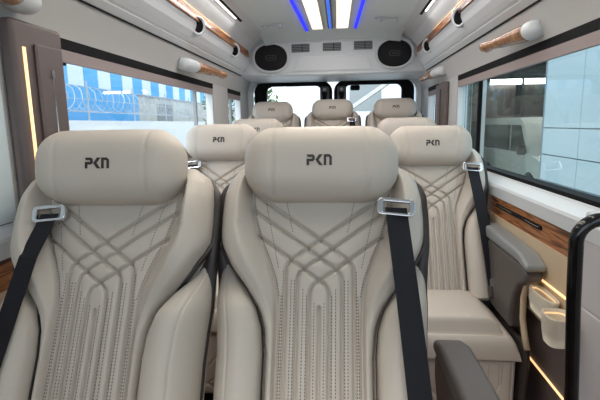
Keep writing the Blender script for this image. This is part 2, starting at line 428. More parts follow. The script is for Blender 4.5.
# ------------------------------------------------------------ seats
SEATS = []
def proto(arm, side):
    r = empty('captain_seat', (0,0,0)); make_seat(r, arm); belt(r, side); return r
HY = .02+math.sin(TILT)*.735+.075*-math.cos(TILT)      # where the headrest centre lies from the base
HZ = .45+math.cos(TILT)*.735+.075*math.sin(TILT)
pr_R = proto(1, 1)
pr_L = empty('captain_seat', (0,0,0))
for ch in list(pr_R.children):
    if ch.name.startswith(('armrest','belt_','buckle')): continue
    copy_tree(ch, pr_L)
belt(pr_L, -1)
G = 'cream reclining van seats with dark chest-high headrest lettering'
spots = [  # proto, headrest centre X, Y, Z, scale, label
 (pr_R, -.056,1.180,1.112,1,'cream quilted captain seat with the vertical black belt, front and centre'),
 (pr_L, -.600,1.135,1.113,1,'large cream quilted captain seat at front left beside the brown zipped pillar cover'),
 (pr_R, .429,2.28,1.100,1,'cream seat at right with visible cushion, leg rest and grey capped armrest by the window'),
 (pr_L, -.642,2.40,1.125,1,'cream seat seen between and just behind the two front seats, logo headrest showing'),
 (pr_R, .437,3.15,1.150,1,'cream seat whose plain headrest top peeks over the right armrest seat'),
 (pr_L, -.638,3.40,1.164,1,'cream seat whose headrest top peeks up at left before the rear row'),
 (pr_L, -.638,4.20,1.331,.94,'left seat of the raised rear row, before the left rear door window'),
 (pr_R, -.086,4.20,1.339,.94,'middle seat of the raised rear row, below the black centre of the doors'),
 (pr_R, .470,4.15,1.335,.94,'right seat of the raised rear row, before the right rear door window'),
]
used = set(); PLAT = []
for k, (p, x, y, z, sc, lab) in enumerate(spots):
    o = p if id(p) not in used else copy_tree(p); used.add(id(p))
    SEATS.append((o, x, y, z, sc, lab))
for k, (o, x, y, z, sc, lab) in enumerate(SEATS):
    o.scale = (sc, sc, sc); o.location = (x, y-HY*sc, z-HZ*sc)
    tag(o, lab, 'seat', 'cream seats in the cabin'); PLAT.append((x, y-HY*sc, z-HZ*sc))
    if k >= 6:
        for ch in [c for c in o.children if c.name.startswith('armrest')]:
            for g in list(ch.children): bpy.data.objects.remove(g)
            bpy.data.objects.remove(ch)

for o, dx, dz in ((SEATS[2][0], -.068, .10), (SEATS[4][0], -.075, 0), (SEATS[0][0], .003, .032)):
    for ch in o.children:
        if ch.name.startswith('armrest'):
            ch.location = (dx, .012, dz); ch.scale.y = .98 if dz > .05 else 1.12 if dz else 1
            for g in ch.children:
                if g.name.startswith('armrest_cap') and dz > .05: 
                    g.data = g.data.copy(); g.data.materials[0] = M['armcap']
# ------------------------------------------------------------ cabin shell
Y0, Y1 = -.9, YR+.05
fl = MB().box(XL-.03, XR+.03, Y0, Y1, -.30, -.02-.0)
struct('floor', fl, M['floorwood'])
# seat risers: every seat row stands on its own carpeted step
rows = [(0,1),(2,),(3,),(4,),(5,),(6,7,8)]
n = 1
for r in rows:
    zz = min(PLAT[i][2] for i in r); yb = PLAT[r[0]][1]
    xs = [PLAT[i][0] for i in r]; w = .30
    x0, x1 = max(min(xs)-w, XL+.01), min(max(xs)+w, XR-.045)
    struct('trim_%d' % n, MB().box(x0, x1, yb-.50, min(yb+.12, YR-.05), -.02, zz), M['carpet']); n += 1
def both(f):                                     # mirror helper: f(s, X) with s=-1 left, +1 right; X(d) = distance from centre
    for s in (-1, 1): f(s)
HALF = (XR-XL)/2
def SX(s, d): return XC+s*d
WZ0, WZ1 = .955, 1.515                           # window opening
wins = {-1: [(-.5,1.17),(1.44,3.27),(3.70,4.17)], 1: [(-.6,3.14),(3.74,4.18)]}
wn = 1
for s in (-1, 1):
    side = 'left' if s < 0 else 'right'
    a, b = sorted((SX(s,HALF), SX(s,HALF+.06)))
    mb = MB(); mb.box(a, b, Y0, Y1, -.02, WZ0)
    ys = [Y0]+[q for w in wins[s] for q in w]+[Y1]
    for y0, y1 in zip(ys[::2], ys[1::2]): mb.box(a, b, y0, y1, WZ0, WZ1)
    # header panel leaning in up to the duct seam
    prof = [(SX(s,HALF),WZ1),(SX(s,HALF+.06),WZ1),(SX(s,HALF+.06),1.99),(SX(s,HALF-.05),1.99),(SX(s,HALF-.05),1.655)]
    mb.prism(prof if s > 0 else prof[::-1], 'y', Y0, Y1)
    w = struct('wall_'+side, mb, M['wallp'])
    # overhead duct: seam lip, bulging fascia
    prof = [(HALF-.045,1.650),(HALF-.052,1.645),(HALF-.078,1.668),(HALF-.076,1.674),(HALF-.070,1.678),(HALF-.082,1.684),(HALF-.098,1.70),(HALF-.118,1.73),(HALF-.130,1.765),(HALF-.132,1.792),(HALF-.045,1.80)]
    mb = MB().prism([(SX(s,d),z) for d, z in prof][::s], 'y', Y0, 4.0)
    struct('trim_%d' % n, mb, M['white'], smooth=False); n += 1
    struct('trim_%d' % n, MB().prism([(SX(s,HALF-.049),1.640),(SX(s,HALF-.055),1.640),(SX(s,HALF-.055),1.6455),(SX(s,HALF-.049),1.6455)][::s], 'y', Y0, 4.0), M['black']); n += 1
    # wood strip
    struct('trim_%d' % n, MB().prism([(SX(s,HALF-.125),1.786),(SX(s,HALF-.145),1.786),(SX(s,HALF-.137),1.838),(SX(s,HALF-.125),1.838)][::s], 'y', Y0, 3.93), M['wood']); n += 1
    # cove panel with led channel
    prof = [(HALF-.128,1.838),(HALF-.132,1.845),(HALF-.190,1.905),(HALF-.235,1.928),(HALF-.30,1.942),(HALF-.30,1.99),(HALF-.128,1.99)]
    struct('trim_%d' % n, MB().prism([(SX(s,d),z) for d, z in prof][::s], 'y', Y0, 4.0), M['white']); n += 1
    # gold line lamp lying on top edge of the wood
    l = MB().prism([(SX(s,HALF-.1365),1.838),(SX(s,HALF-.1395),1.838),(SX(s,HALF-.1385),1.8405),(SX(s,HALF-.1365),1.8405)][::s], 'y', Y0, 3.3)
    tag(l.build('led_strip', M['warmled']), 'thin warm glowing line above the %s overhead wood strip' % side, 'light strip')
    # led downlight: black tray with a white lens
    r = empty('led_downlight', (SX(s,HALF-.222), 2.6, 1.922))
    tag(r, 'narrow white ceiling line lamp in a black frame, %s side above the wood strip' % side, 'ceiling light')
    fr = MB().prism([(-.026,-.0),(.026,-.0),(.030,.012),(-.030,.012)], 'y', -1.2, .64).build('lamp_frame', M['black'], r)
    fr.rotation_euler.y = s*-.35*-1
    le = MB().box(-.006,.006,-1.19,.52,-.003,.001).build('lens', M['whiteled'], fr)
    # window ledge, wood trim, lower panels
    q_ = 1 if s > 0 else .25
    yb = 1.40 if s > 0 else Y0
    prof = [(HALF+.0,.958),(HALF-.004*q_,.950),(HALF-.045*q_,.925),(HALF-.050*q_,.915),(HALF-.046*q_,.868),(HALF+.0,.868)]
    struct('trim_%d' % n, MB().prism([(SX(s,d),z) for d, z in prof][::s], 'y', Y0, Y1-.1), M['ledge']); n += 1
    struct('trim_%d' % n, MB().prism([(SX(s,d),z) for d, z in ((HALF,.868),(HALF-.040*q_,.868),(HALF-.040*q_,.782),(HALF,.782))][::s], 'y', yb, 4.2), M['wood'] if s > 0 else M['wood']); n += 1
    struct('trim_%d' % n, MB().prism([(SX(s,d),z) for d, z in ((HALF,.782),(HALF-.044*q_,.782),(HALF-.044*q_,.50),(HALF-.02*q_,.48),(HALF,.48))][::s], 'y', yb, 4.2), M['cream']); n += 1
    struct('trim_%d' % n, MB().prism([(SX(s,d),z) for d, z in ((HALF,.48),(HALF-.012*q_,.48),(HALF-.012*q_,-.02),(HALF,-.02))][::s], 'y', yb, 4.2), M['pillar']); n += 1
    # windows
    for y0, y1 in wins[s]:
        wr = tag(empty('window_%d' % wn, (SX(s,HALF+.03), y0, WZ0)), kind='structure'); wn += 1
        L = y1-y0; H = WZ1-WZ0; big = L > 1
        g = MB().box(-.003,.003,0,L,0,H).build('pane', M['glass_teal'] if (s > 0 and big) else M['glass'], wr)
        fr = MB(); t = .014
        fr.box(-.028,.028,0,L,0,t+.004); fr.box(-.029,.032,0,L,H-.034,H)
        fr.box(-.024,.024,0,t,t,H-.02); fr.box(-.024,.024,L-t,L,t,H-.02)
        fr.build('window_frame', M['black'], wr)
        # white reveal
        rv = MB(); xo = s*-.03
        x0, x1 = sorted((-s*.029, s*.020))
        rv.box(x0, x1, L-t-.006, L-t, t, H-.028) ; rv.build('window_reveal', M['ledge'], wr)
        bl = MB().prism([(-s*.030,H-.036),(-s*.012,H-.036),(-s*.012,H-.076),(-s*.030,H-.076)][::-s], 'y', .016, L-.016)
        bl.build('blind_cassette', M['blind'], wr)
        # sliding sash bar
        q = L-.34 if (s < 0 and big) else L*.38 if not big else L-.42
        MB().box(-.010,.010,q,q+.022,t,H-.03).build('sash_bar', M['grille'] if s < 0 else M['black'], wr)
# ceiling
A = []
for y in (Y0, 3.70, 3.86, 3.95, 4.05):
    dz = {3.86:-.008, 3.95:-.028, 4.05:-.06}.get(y, 0)
    A.append([(XC+d*(HALF-.27), y, 1.972-.034*abs(d)**2.2+dz) for d in np.linspace(-1,1,15)])
mb = MB(); mb.grid(A); nn = len(A[0])
mb.grid([[(x,y,2.02) for x,y,z in r] for r in A])
struct('ceiling', mb, M['ceil'], smooth=True)
struct('trim_%d' % n, MB().box(XL-.06, XR+.06, Y0, Y1+.05, 1.995, 2.06), M['white']); n += 1   # outer roof skin

# ------------------------------------------------------------ rear bulkhead and rear doors
YB = 4.05
mb = MB()
prof = [(YR+.04,2.0),(YB-.10,1.955),(YB-.055,1.93),(YB-.03,1.905),(YB+.0,1.66),(YB+.015,1.642),(YB+.05,1.632),(YR-.08,1.622),(YR+.04,1.62)]
mb.prism(prof, 'x', XL+.04, XR-.04)
struct('wall_back', mb, M['bulk'], bevel=.008)
def bz(z): return YB-.03+(1.905-z)/.245*.03      # bulkhead face
# raised tray between the speakers
mb = MB(); poly = [(-.43,1.67),(-.37,1.775),(-.33,1.79),(.17,1.79),(.21,1.775),(.27,1.67)]
vs = [(x+.0, bz(z)-.010, z) for x, z in poly]+[(XC+(x-XC)*1.02, bz(z)+.01, z) for x, z in poly]; k = len(poly)
mb.add(vs, [tuple(range(k))]+[(i,i+k,(i+1)%k+k,(i+1)%k) for i in range(k)])
struct('trim_%d' % n, mb, M['bulk'], bevel=.006); n += 1
struct('trim_%d' % n, MB().prism([(YB+.0,1.655),(YB-.022,1.652),(YB-.026,1.642),(YB-.018,1.632),(YB+.03,1.628)], 'x', -.62, .45), M['ledge'], bevel=.004); n += 1
for x, z, lab in ((-.615,1.791,'left'),(.445,1.797,'right')):
    r = empty('speaker', (x, bz(z), z)); r.rotation_euler.x = .12
    tag(r, 'oval black speaker in a white ring at the %s end of the rear bulkhead' % lab, 'speaker')
    o1 = MB(); ring(o1, ell(0,0,.166,.128,48,2.2), ell(0,0,.143,.109,48,2.2), 'y', -.026, .014)
    o1.build('trim_ring', M['ledge'], r, bevel=.006)
    A = [[(px, -.004-.012*(1-q*q), pz) for px, pz in ell(0,0,.144*max(q,.01),.110*max(q,.01),48,2.2)] for q in np.linspace(1,0,8)]
    g = MB().grid(A, True).build('speaker_grille', M['speaker'], r, smooth=True)
    o2 = MB(); ring(o2, rrect(-.046,.046,-.022,.022,.020), rrect(-.041,.041,-.017,.017,.016), 'y', -.0195, -.014)
    for q in (-.018, 0, .018): o2.box(q-.005,q+.005,-.0195,-.014,-.006,.006)
    o2.build('emblem', M['ventgrey'], r)
for x, z, lab in ((-.355,1.861,'left'),(-.085,1.864,'middle'),(.18,1.869,'right')):
    r = empty('air_vent', (x, bz(z), z)); r.rotation_euler.x = .12
    tag(r, 'small rectangular grey louvred vent, %s of three on the rear bulkhead' % lab, 'vent')
    f = MB(); ring(f, rrect(-.096,.096,-.047,.047,.012), rrect(-.078,.078,-.034,.034,.005), 'y', -.010, .010); f.build('vent_frame', M['white'], r, bevel=.003)
    MB().box(-.079,.079,-.004,.006,-.035,.035).build('vent_back', M['ventgrey'], r)
    for q in range(5):
        z0 = -.027+q*.0135
        MB().add([(-.078,-.009,z0-.003),(.078,-.009,z0-.003),(.078,-.004,z0+.003),(-.078,-.004,z0+.003),
                  (-.078,-.008,z0-.0015),(.078,-.008,z0-.0015),(.078,-.003,z0+.0045),(-.078,-.003,z0+.0045)],
                 [(0,1,2,3),(4,7,6,5),(0,4,5,1),(3,2,6,7)]).build('louvre', M['grille'], r)
    MB().box(.012,.018,-.008,.003,-.034,.034).build('louvre_lever', M['black'], r)
# rear wall around the doors
mb = MB(); ring(mb, [(x,z) for x,z in rrect(XL, XR, .2, 1.66, .02)], [(x,z) for x,z in rrect(-.885,.715,.75,1.635,.13)], 'y', YR-.06, YR+.05)
struct('wall_rear_surround'.replace('wall_rear_surround','wall_rear'), mb, M['bulk'], bevel=.012)
struct('trim_%d' % n, MB().box(XL,XR,YR-.02,YR+.05,-.02,.80), M['pillar']); n += 1
for k, (x0, x1, gx0, gx1) in enumerate(((-.868,-.094,-.745,-.205),(-.078,.695,.030,.575))):
    d = tag(empty('door_%d' % (k+1), (0,YR,0)), kind='structure')
    mb = MB(); ring(mb, rrect(x0,x1,.78,1.628,.10), rrect(gx0,gx1,1.02,1.585,.055), 'y', -.02, .03)
    mb.build('door_frame', M['black'], d, bevel=.008)
    mb = MB(); mb.prism(rrect(gx0-.01,gx1+.01,1.01,1.595,.055), 'y', .004, .008); mb.build('pane', M['glass'], d)
    hx = x1-.075 if k == 0 else x0+.075
    mb = MB(); mb.prism(rrect(hx-.045,hx+.045,1.44,1.575,.02), 'y', -.032, -.018)
    lp = mb.build('latch_plate', M['ventgrey'], d, bevel=.004)
    MB().tube([(hx,-.045,1.545),(hx,-.03,1.545)], .016, 16).build('lock_knob', M['grey'], d, smooth=True)
    MB().prism([(hx-.012,1.44),(hx+.012,1.44),(hx+.03,1.52),(hx-.03,1.52)], 'y', -.042, -.030).build('door_handle', M['black'], d, bevel=.003)
mc = empty('mirror', (.127, YR-.035, 1.56)); tag(mc, 'tiny black mirror at the top of the right rear door window', 'mirror')
MB().prism(rrect(-.045,.045,-.030,.018,.015), 'y', -.03, .012).build('mirror_housing', M['black'], mc, bevel=.004)

struct('wall_front', MB().box(XL-.06, XR+.06, Y0-.05, Y0, -.02, 1.12), M['pillar'])   # unseen partition behind the driver, added to cut low daylight on the seats
# ------------------------------------------------------------ ceiling lamps
def czl(x): return 1.972-.034*abs((x-XC)/(HALF-.27))**2.2
for x0n, x1n, x0f, x1f, lab in ((-.252,-.155,-.232,-.150,'left'),(-.032,.068,-.042,.048,'right')):
    r = empty('ceiling_panel_light', ((x0f+x1f)/2, 3.0, czl(x0f)-.012))
    tag(r, 'long warm white lit ceiling panel on the %s of the pale blue strip' % lab, 'ceiling light')
    cx = (x0f+x1f)/2
    ex = lambda y, xf, xn: xf+(xn-xf)*(3.74-y)/.75-cx
    MB().prism([(ex(3.74,x0f,x0n),.74),(ex(3.74,x1f,x1n),.74),(ex(1.0,x1f,x1n)*.6+.02,-2.4),(ex(1.0,x0f,x0n)*.6,-2.4)], 'z', -.003, .008).build('diffuser', M['panel_lit'], r)
    b = MB(); b.prism([(ex(3.74,x0f,x0n)-.008,.75),(ex(3.74,x1f,x1n)+.008,.75),(ex(1.0,x1f,x1n)*.6+.028,-2.41),(ex(1.0,x0f,x0n)*.6-.008,-2.41)], 'z', .001, .010)
    b.build('lamp_frame', M['wallp'], r)
for (xn, xf, w, yf, m, nm, lab, cat) in ((-.312,-.282,.020,3.79,'blue','led_strip','deep blue light strip on the ceiling, left of the lit panels','light strip'),
        (.145,.106,.020,3.76,'blue','led_strip','deep blue light strip on the ceiling, right of the lit panels','light strip'),
        (-.085,-.090,.018,3.74,'coolblue','led_strip','pale blue light strip in a brown frame between the two lit ceiling panels','light strip')):
    r = empty(nm, (xf, yf, czl(xf)-.012)); tag(r, lab, cat)
    dx = (xn-xf)*1.5/.85
    MB().prism([(-w/2,0),(w/2,0),(w/2+dx,-2.2),(-w/2+dx,-2.2)], 'z', -.004, .006).build('lens', M[m], r)
    if m == 'coolblue':
        MB().prism([(-w/2-.011,.008),(w/2+.011,.008),(w/2+.011+dx,-2.2),(-w/2-.011+dx,-2.2)], 'z', -.001, .008).build('lamp_frame', M['pillar'], r)
for x, y, lab in ((-.52,3.50,'left'),(.32,3.42,'right')):
    r = empty('ceiling_hook', (x,y,czl(x)-.008)); tag(r, 'small white double hook on the ceiling, %s of the light panels' % lab, 'hook')
    MB().prism(ell(0,0,.085,.014,24,3), 'z', -.004, .008).build('base_plate', M['ledge'], r, bevel=.003)
    for dx in (-.055, .055):
        MB().tube([(dx,0,-.002),(dx,-.012,-.016),(dx+.02,-.020,-.020)], [.012,.010,.007], 10).build('hook', M['ledge'], r, smooth=True)

# ------------------------------------------------------------ overhead nozzles and wood handles
def nozzle(x, y, z, s, lab):
    r = empty('air_nozzle', (x,y,z)); tag(r, lab, 'air nozzle')
    d = Vector((-s*.55,-.83,-.10)).normalized()
    r.rotation_euler = d.to_track_quat('Z','Y').to_euler()
    A = []
    for rr, h in ((.030,-.10),(.040,-.06),(.046,0),(.045,.016),(.040,.020),(.034,.016),(.032,-.01)):
        A.append([(rr*.85*math.cos(2*PI*k/28), rr*1.15*math.sin(2*PI*k/28), h) for k in range(28)])
    MB().grid(A, True).build('nozzle_body', M['ledge'], r, smooth=True)
    mb = MB().prism(ell(0,0,.0285,.038,28), 'z', -.008, .004); mb.build('nozzle_opening', M['black'], r)
nozzle(-.795,2.56,1.765,-1,'white rimmed round air nozzle under the left wood strip, the nearer one')
nozzle(-.795,3.42,1.765,-1,'white rimmed round air nozzle under the left wood strip, near the rear speaker')
nozzle(.625,2.60,1.765,1,'white rimmed round air nozzle under the right wood strip, the nearer one')
nozzle(.625,3.50,1.765,1,'white rimmed round air nozzle under the right wood strip, near the rear speaker')
def handle(p, q, lab, cup=.12):
    p, q = Vector(p), Vector(q); d = q-p; L = d.length
    r = empty('grab_rail', p); tag(r, lab, 'grab rail')
    r.rotation_euler = d.to_track_quat('Z','Y').to_euler()
    def rev(prof, nm, m, ay=1.0):
        A = [[(a*math.cos(2*PI*k/24), a*ay*math.sin(2*PI*k/24), h) for k in range(24)] for a, h in prof]
        mb = MB().grid(A, True); mb.f.append(tuple(range(24))[::-1]); mb.f.append(tuple(range((len(prof)-1)*24, len(prof)*24)))
        return mb.build(nm, m, r, smooth=True)
    rev([(.040,-.03),(.045,0),(.045,max(cup*.5,.005)),(.040,max(cup-.01,.01)),(.034,cup)], 'base_cup', M['ledge'], .8)
    rev([(.034,cup-.015),(.040,cup+.005),(.039,cup+.07),(.030,L-.13),(.024,L-.07),(.028,L-.045),(.031,L-.02),(.024,L)], 'handle_bar', M['woodlight'], .8)
handle((-.885,2.56,1.565),(-.775,3.02,1.545),'wood and white grab rail on the left wall before the small window')
handle((-.885,1.25,1.572),(-.80,.78,1.585),'wood and white grab rail at top left corner above the brown pillar', .06)
handle((.725,1.87,1.555),(.655,2.24,1.552),'large wood and white grab rail above the big right window', .02)
handle((.715,3.45,1.578),(.650,3.86,1.565),'small wood and white grab rail at the far right near the rear corner', .13)

# ------------------------------------------------------------ pillar covers
r = empty('pillar_cover', (XL+.0, 1.18, WZ0)); tag(r, 'brown padded pillar cover with a zip and glowing amber slot, left of the window', 'pillar cover')
MB().box(.0,.045,.015,.240,.01,.565).build('padding', M['pillar'], r, bevel=.014, seg=3)
MB().box(.045,.058,.092,.215,.012,.505).build('flap', M['pillar'], r, bevel=.006)
MB().box(.0455,.049,.046,.058,.012,.49).build('glow_slot', M['warmled'], r, bevel=.001)
zp = MB().box(.058,.0602,.147,.154,.03,.42).build('zip', M['chrome'], r)
MB().prism(ell(.150,.425,.007,.014), 'x', .0585, .063).build('zip_pull', M['chrome'], zp)
MB().box(.046,.056,.217,.232,.46,.468).build('clip', M['black'], r)
# pale blind in the window ahead of the pillar
r = empty('roller_blind', (XL+.012, .2, WZ0+.01)); tag(r, 'pale blue window blind left of the brown pillar', 'blind')
MB().box(0,.004,-.55,.965,.0,.53).build('blind_cloth', M['paleblind'], r)
r = empty('pillar_cover', (XR, 3.36, WZ0)); tag(r, 'brown pillar cover with zip between the two right windows', 'pillar cover')
MB().box(-.035,.0,.0,.32,.01,.545).build('padding', M['pillar'], r, bevel=.012, seg=3)
MB().box(-.046,-.035,.12,.25,.02,.50).build('flap', M['pillar'], r, bevel=.005)
MB().box(-.0480,-.046,.18,.186,.05,.44).build('zip', M['grey'], r)

# ------------------------------------------------------------ right side fittings
r = empty('grab_pole', (.585,1.10,-.02)); tag(r, 'glossy black bent metal pole at the right edge of the picture', 'pole')
pts = [(0,0,0),(-.004,0,.5),(-.022,0,.80),(-.028,0,.95)]
for k in range(1,8):
    t = k/7*PI/2; pts.append((-.028+.055*(1-math.cos(t)), 0, .95+.055*math.sin(t)))
pts += [(.10,.0,1.012),(.15,.02,1.022)]
MB().tube(pts, .0165, 18).build('tube', M['gloss'], r, smooth=True)
MB().tube([(0,0,0),(0,0,.012)], .035, 20).build('floor_flange', M['black'], r, smooth=True)
MB().tube([(.135,.014,1.018),(.165,.026,1.022)], .026, 20).build('wall_flange', M['black'], r, smooth=True)
# pale door panel
mb = MB(); mb.prism([(XR,-.02),(XR-.040,-.02),(XR-.040,.655),(XR-.036,.659),(XR-.036,.661),(XR-.040,.665),(XR-.043,.90),(XR-.03,.945),(XR,.955)], 'y', Y0, 1.395)
struct('door_3', mb, M['lilac'])
r = empty('door_latch', (XR-.042,1.20,.86)); tag(r, 'small black latch on the pale panel behind the black pole', 'latch')
MB().prism([(-.03,-.03),(.03,-.012),(.034,.028),(-.006,.012)], 'x', -.020, .0).build('lever', M['black'], r, bevel=.004)
MB().prism(ell(0,0,.022,.022), 'x', -.006, .0015).build('escutcheon', M['shell'], r)
r = empty('socket_outlet', (XR-.046,2.26,.735)); tag(r, 'small black usb socket on the cream side panel behind the right armrest', 'socket')
MB().prism(rrect(-.035,.035,-.03,.03,.008), 'x', -.006, .002).build('face_plate', M['black'], r, bevel=.002)
MB().box(-.0075,-.006,-.015,.015,-.008,.004).build('socket_port', M['chrome'], r)
r = empty('inlay_pull', (XR-.042,1.90,.832)); tag(r, 'slim dark chrome inlay handle set in the right walnut strip', 'inlay pull')
MB().prism(rrect(-.24,.24,-.0075,.0075,.006), 'x', -.006, .003).build('inlay', M['black'], r, bevel=.002)
MB().box(-.0075,-.006,-.23,.23,.001,.003).build('chrome_line', M['chrome'], r)
# storage bins with glowing rims
def bin_(nm, loc, a, b, h, lab, cat, glow=True):
    r = empty(nm, loc); tag(r, lab, cat)
    def loop(k, z): return [(x*k, y*k, z) for x, y in ell(0,0,a,b,36,3.2)]
    A = [loop(.78,-h), loop(.93,-h*.6), loop(1,-.004), loop(1.0,0), loop(.92,0), loop(.90,-.01), loop(.80,-h*.8)]
    mb = MB().grid([[tuple(p) for p in q] for q in A], True); mb.f.append(tuple(range(36))); mb.f.append(tuple(range(6*36,7*36)))
    mb.build('bin_body', M['bincream'], r, smooth=True)
    if glow:
        g = MB(); ring(g, ell(0,0,a*.905,b*.905,36,3.2), ell(0,0,a*.87,b*.87,36,3.2), 'z', -.016, -.011); g.build('rim_light', M['dimled'], r)
bin_('cup_holder', (.672,1.395,.618), .040,.050,.095, 'cream cup holder with a lit rim beside the black pole', 'cup holder')
bin_('storage_bin', (.692,1.55,.630), .022,.095,.08, 'long cream storage pocket with lit rim on the right wall', 'storage pocket')
tag(MB().box(XR-.048,XR-.044,1.44,1.66,.648,.655).build('led_strip', M['warmled']), 'short warm glowing strip above the storage pocket on the right', 'light strip')
tag(MB().box(XR-.018,XR-.012,1.42,2.6,.28,.286).build('led_strip', M['warmled']), 'low warm glowing line on the right wall near the floor', 'light strip')

# ------------------------------------------------------------ outside
GZ = -.75
g = MB().box(-40,40,-20,60,GZ-.2,GZ); struct('ground', g, M['yard'])
# left: sheet metal building behind a fence
r = empty('sheet_metal_building', (-9,0,GZ)); tag(r, 'blue and white striped corrugated building outside the left windows', 'building')
def corr(y0, y1, z0, z1, nm, m):
    pts = []; y = y0; st = .115
    while y <= y1+1e-6:
        k = round((y-y0)/st); pts.append((0 if k % 2 else .07, y)); y += st
    pts.append((0, y1)); poly = pts+[(-.06,y1),(-.06,y0)]
    MB().prism(poly, 'z', z0-GZ, z1-GZ).build(nm, m, r)
yy = 7.9; k = 0
while yy < 54:
    w = .92 if k % 2 == 0 else .95
    corr(yy, yy+w, 2.62, 8, 'blue_sheet' if k % 2 == 0 else 'white_sheet', M['tin_blue'] if k % 2 == 0 else M['tin_white'])
    yy += w; k += 1
corr(8, 19.6, GZ, 2.62, 'blue_sheet', M['tin_blue'])
MB().box(-.06,.03,19.6,54,0,2.62-GZ).build('concrete_wall', M['conc'], r)
MB().box(.03,.06,21.6,23.6,0,3.05).build('metal_door', M['doorgrey'], r)
MB().box(-.2,.08,19.6,54,2.56-GZ,2.64-GZ).build('ledge', M['doorgrey'], r)
MB().box(-8,-.1,8,54,0,8-GZ).build('building_core', M['conc'], r)
tag(MB().box(-7.6,-7.4,3,40,GZ,1.42).build('boundary_wall', M['bwhite']), 'low white boundary wall below the razor wire, left', 'wall')
rw = empty('razor_wire', (-7.5,3,1.42)); tag(rw, 'coiled razor wire on posts above the white boundary wall', 'razor wire')
pts = []
for i in range(1900):
    t = i*.34; pts.append((math.cos(t)*.36+random.uniform(-.02,.02), .019*i, .62+math.sin(t)*.36))
co = tag(MB().tube(pts, .010, 3).build('wire_coil', M['grey'], rw), kind='stuff')
for z in (.25,.62,.98): MB().box(-.01,.01,0,36,z-.008,z+.008).build('straight_wire', M['grey'], rw)
for y in np.arange(1.0, 36, 3.0): MB().box(-.02,.02,y-.02,y+.02,0,1.15).build('post', M['grey'], rw)
tag(MB().tube([(-6.9,10.9,GZ),(-6.9,10.9,6)], .06, 10).build('metal_pole', M['grey']), 'thin grey pole before the striped building', 'pole')

# right: clad showroom with dark glazed opening
FX = 3.6
r = empty('showroom_building', (FX,0,GZ)); tag(r, 'pale blue panel clad building with a dark glazed opening outside the right window', 'building')
Ya, Yb_ = 8.0, 13.6                              # opening
H_ = 5.2
y = -2.2; col = 0
zs = [GZ, -.31, .15, .61, 1.075, 2.30, 3.47, 4.67]
edges = [-2.75,-1.5,-.25,1.0,2.25,3.5,4.75,6.0,7.25,8.5]
for y0, y1 in zip(edges[:-1], edges[1:]):
    for z0, z1 in zip(zs[:-1], zs[1:]):
        MB().box(-.02,.03,y0+.008,y1-.008,z0+.008-GZ,z1-.008-GZ).build('cladding_panel', M['tile'], r, bevel=.0)
MB().box(.03,.12,-2.75,8.5,0,H_).build('cladding_backing', M['joint'], r)
MB().box(0,.12,Yb_,30,0,H_).build('side_wall', M['tile'], r)
MB().box(0,.12,8.5,Yb_,3.2-GZ,H_).build('lintel', M['joint'], r)
for yy in (8.53, 13.57): MB().box(-.02,.08,yy-.03,yy+.03,0,3.2-GZ).build('mullion', M['joint'], r)
MB().box(.02,.03,8.5,Yb_,.0,3.2-GZ).build('shop_glass', M['shop_glass'], r)
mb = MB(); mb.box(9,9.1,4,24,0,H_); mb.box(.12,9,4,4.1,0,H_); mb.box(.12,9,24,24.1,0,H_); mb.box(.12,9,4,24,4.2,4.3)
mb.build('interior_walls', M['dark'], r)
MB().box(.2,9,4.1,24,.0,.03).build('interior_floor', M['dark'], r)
for xx, yy, w in ((5.2,14.5,.8),(5.2,12.9,1.4),(6.4,18.0,1.4),(3.4,10.6,.6),(2.0,11.6,1.2)):
    MB().box(xx-.12,xx+.12,yy-w/2,yy+w/2,3.25,3.30).build('tube_light', M['tube'], r)
for a_, b_ in ((4.95,5.95),(6.05,6.7),(7.15,7.4)):
    MB().box(a_-FX,b_-FX,16.0,16.05,2.40-GZ,2.56-GZ).build('tube_light', M['tube'], r)
MB().box(.6,2.2,16.1,16.4,1.2-GZ,2.38-GZ).build('reflection_panel', M['pillar'], r)  # brown boards stand in for the seats' reflection in the glass
MB().box(2.5,4.6,16.1,16.4,1.2-GZ,2.6-GZ).build('reflection_panel', M['shell'], r)
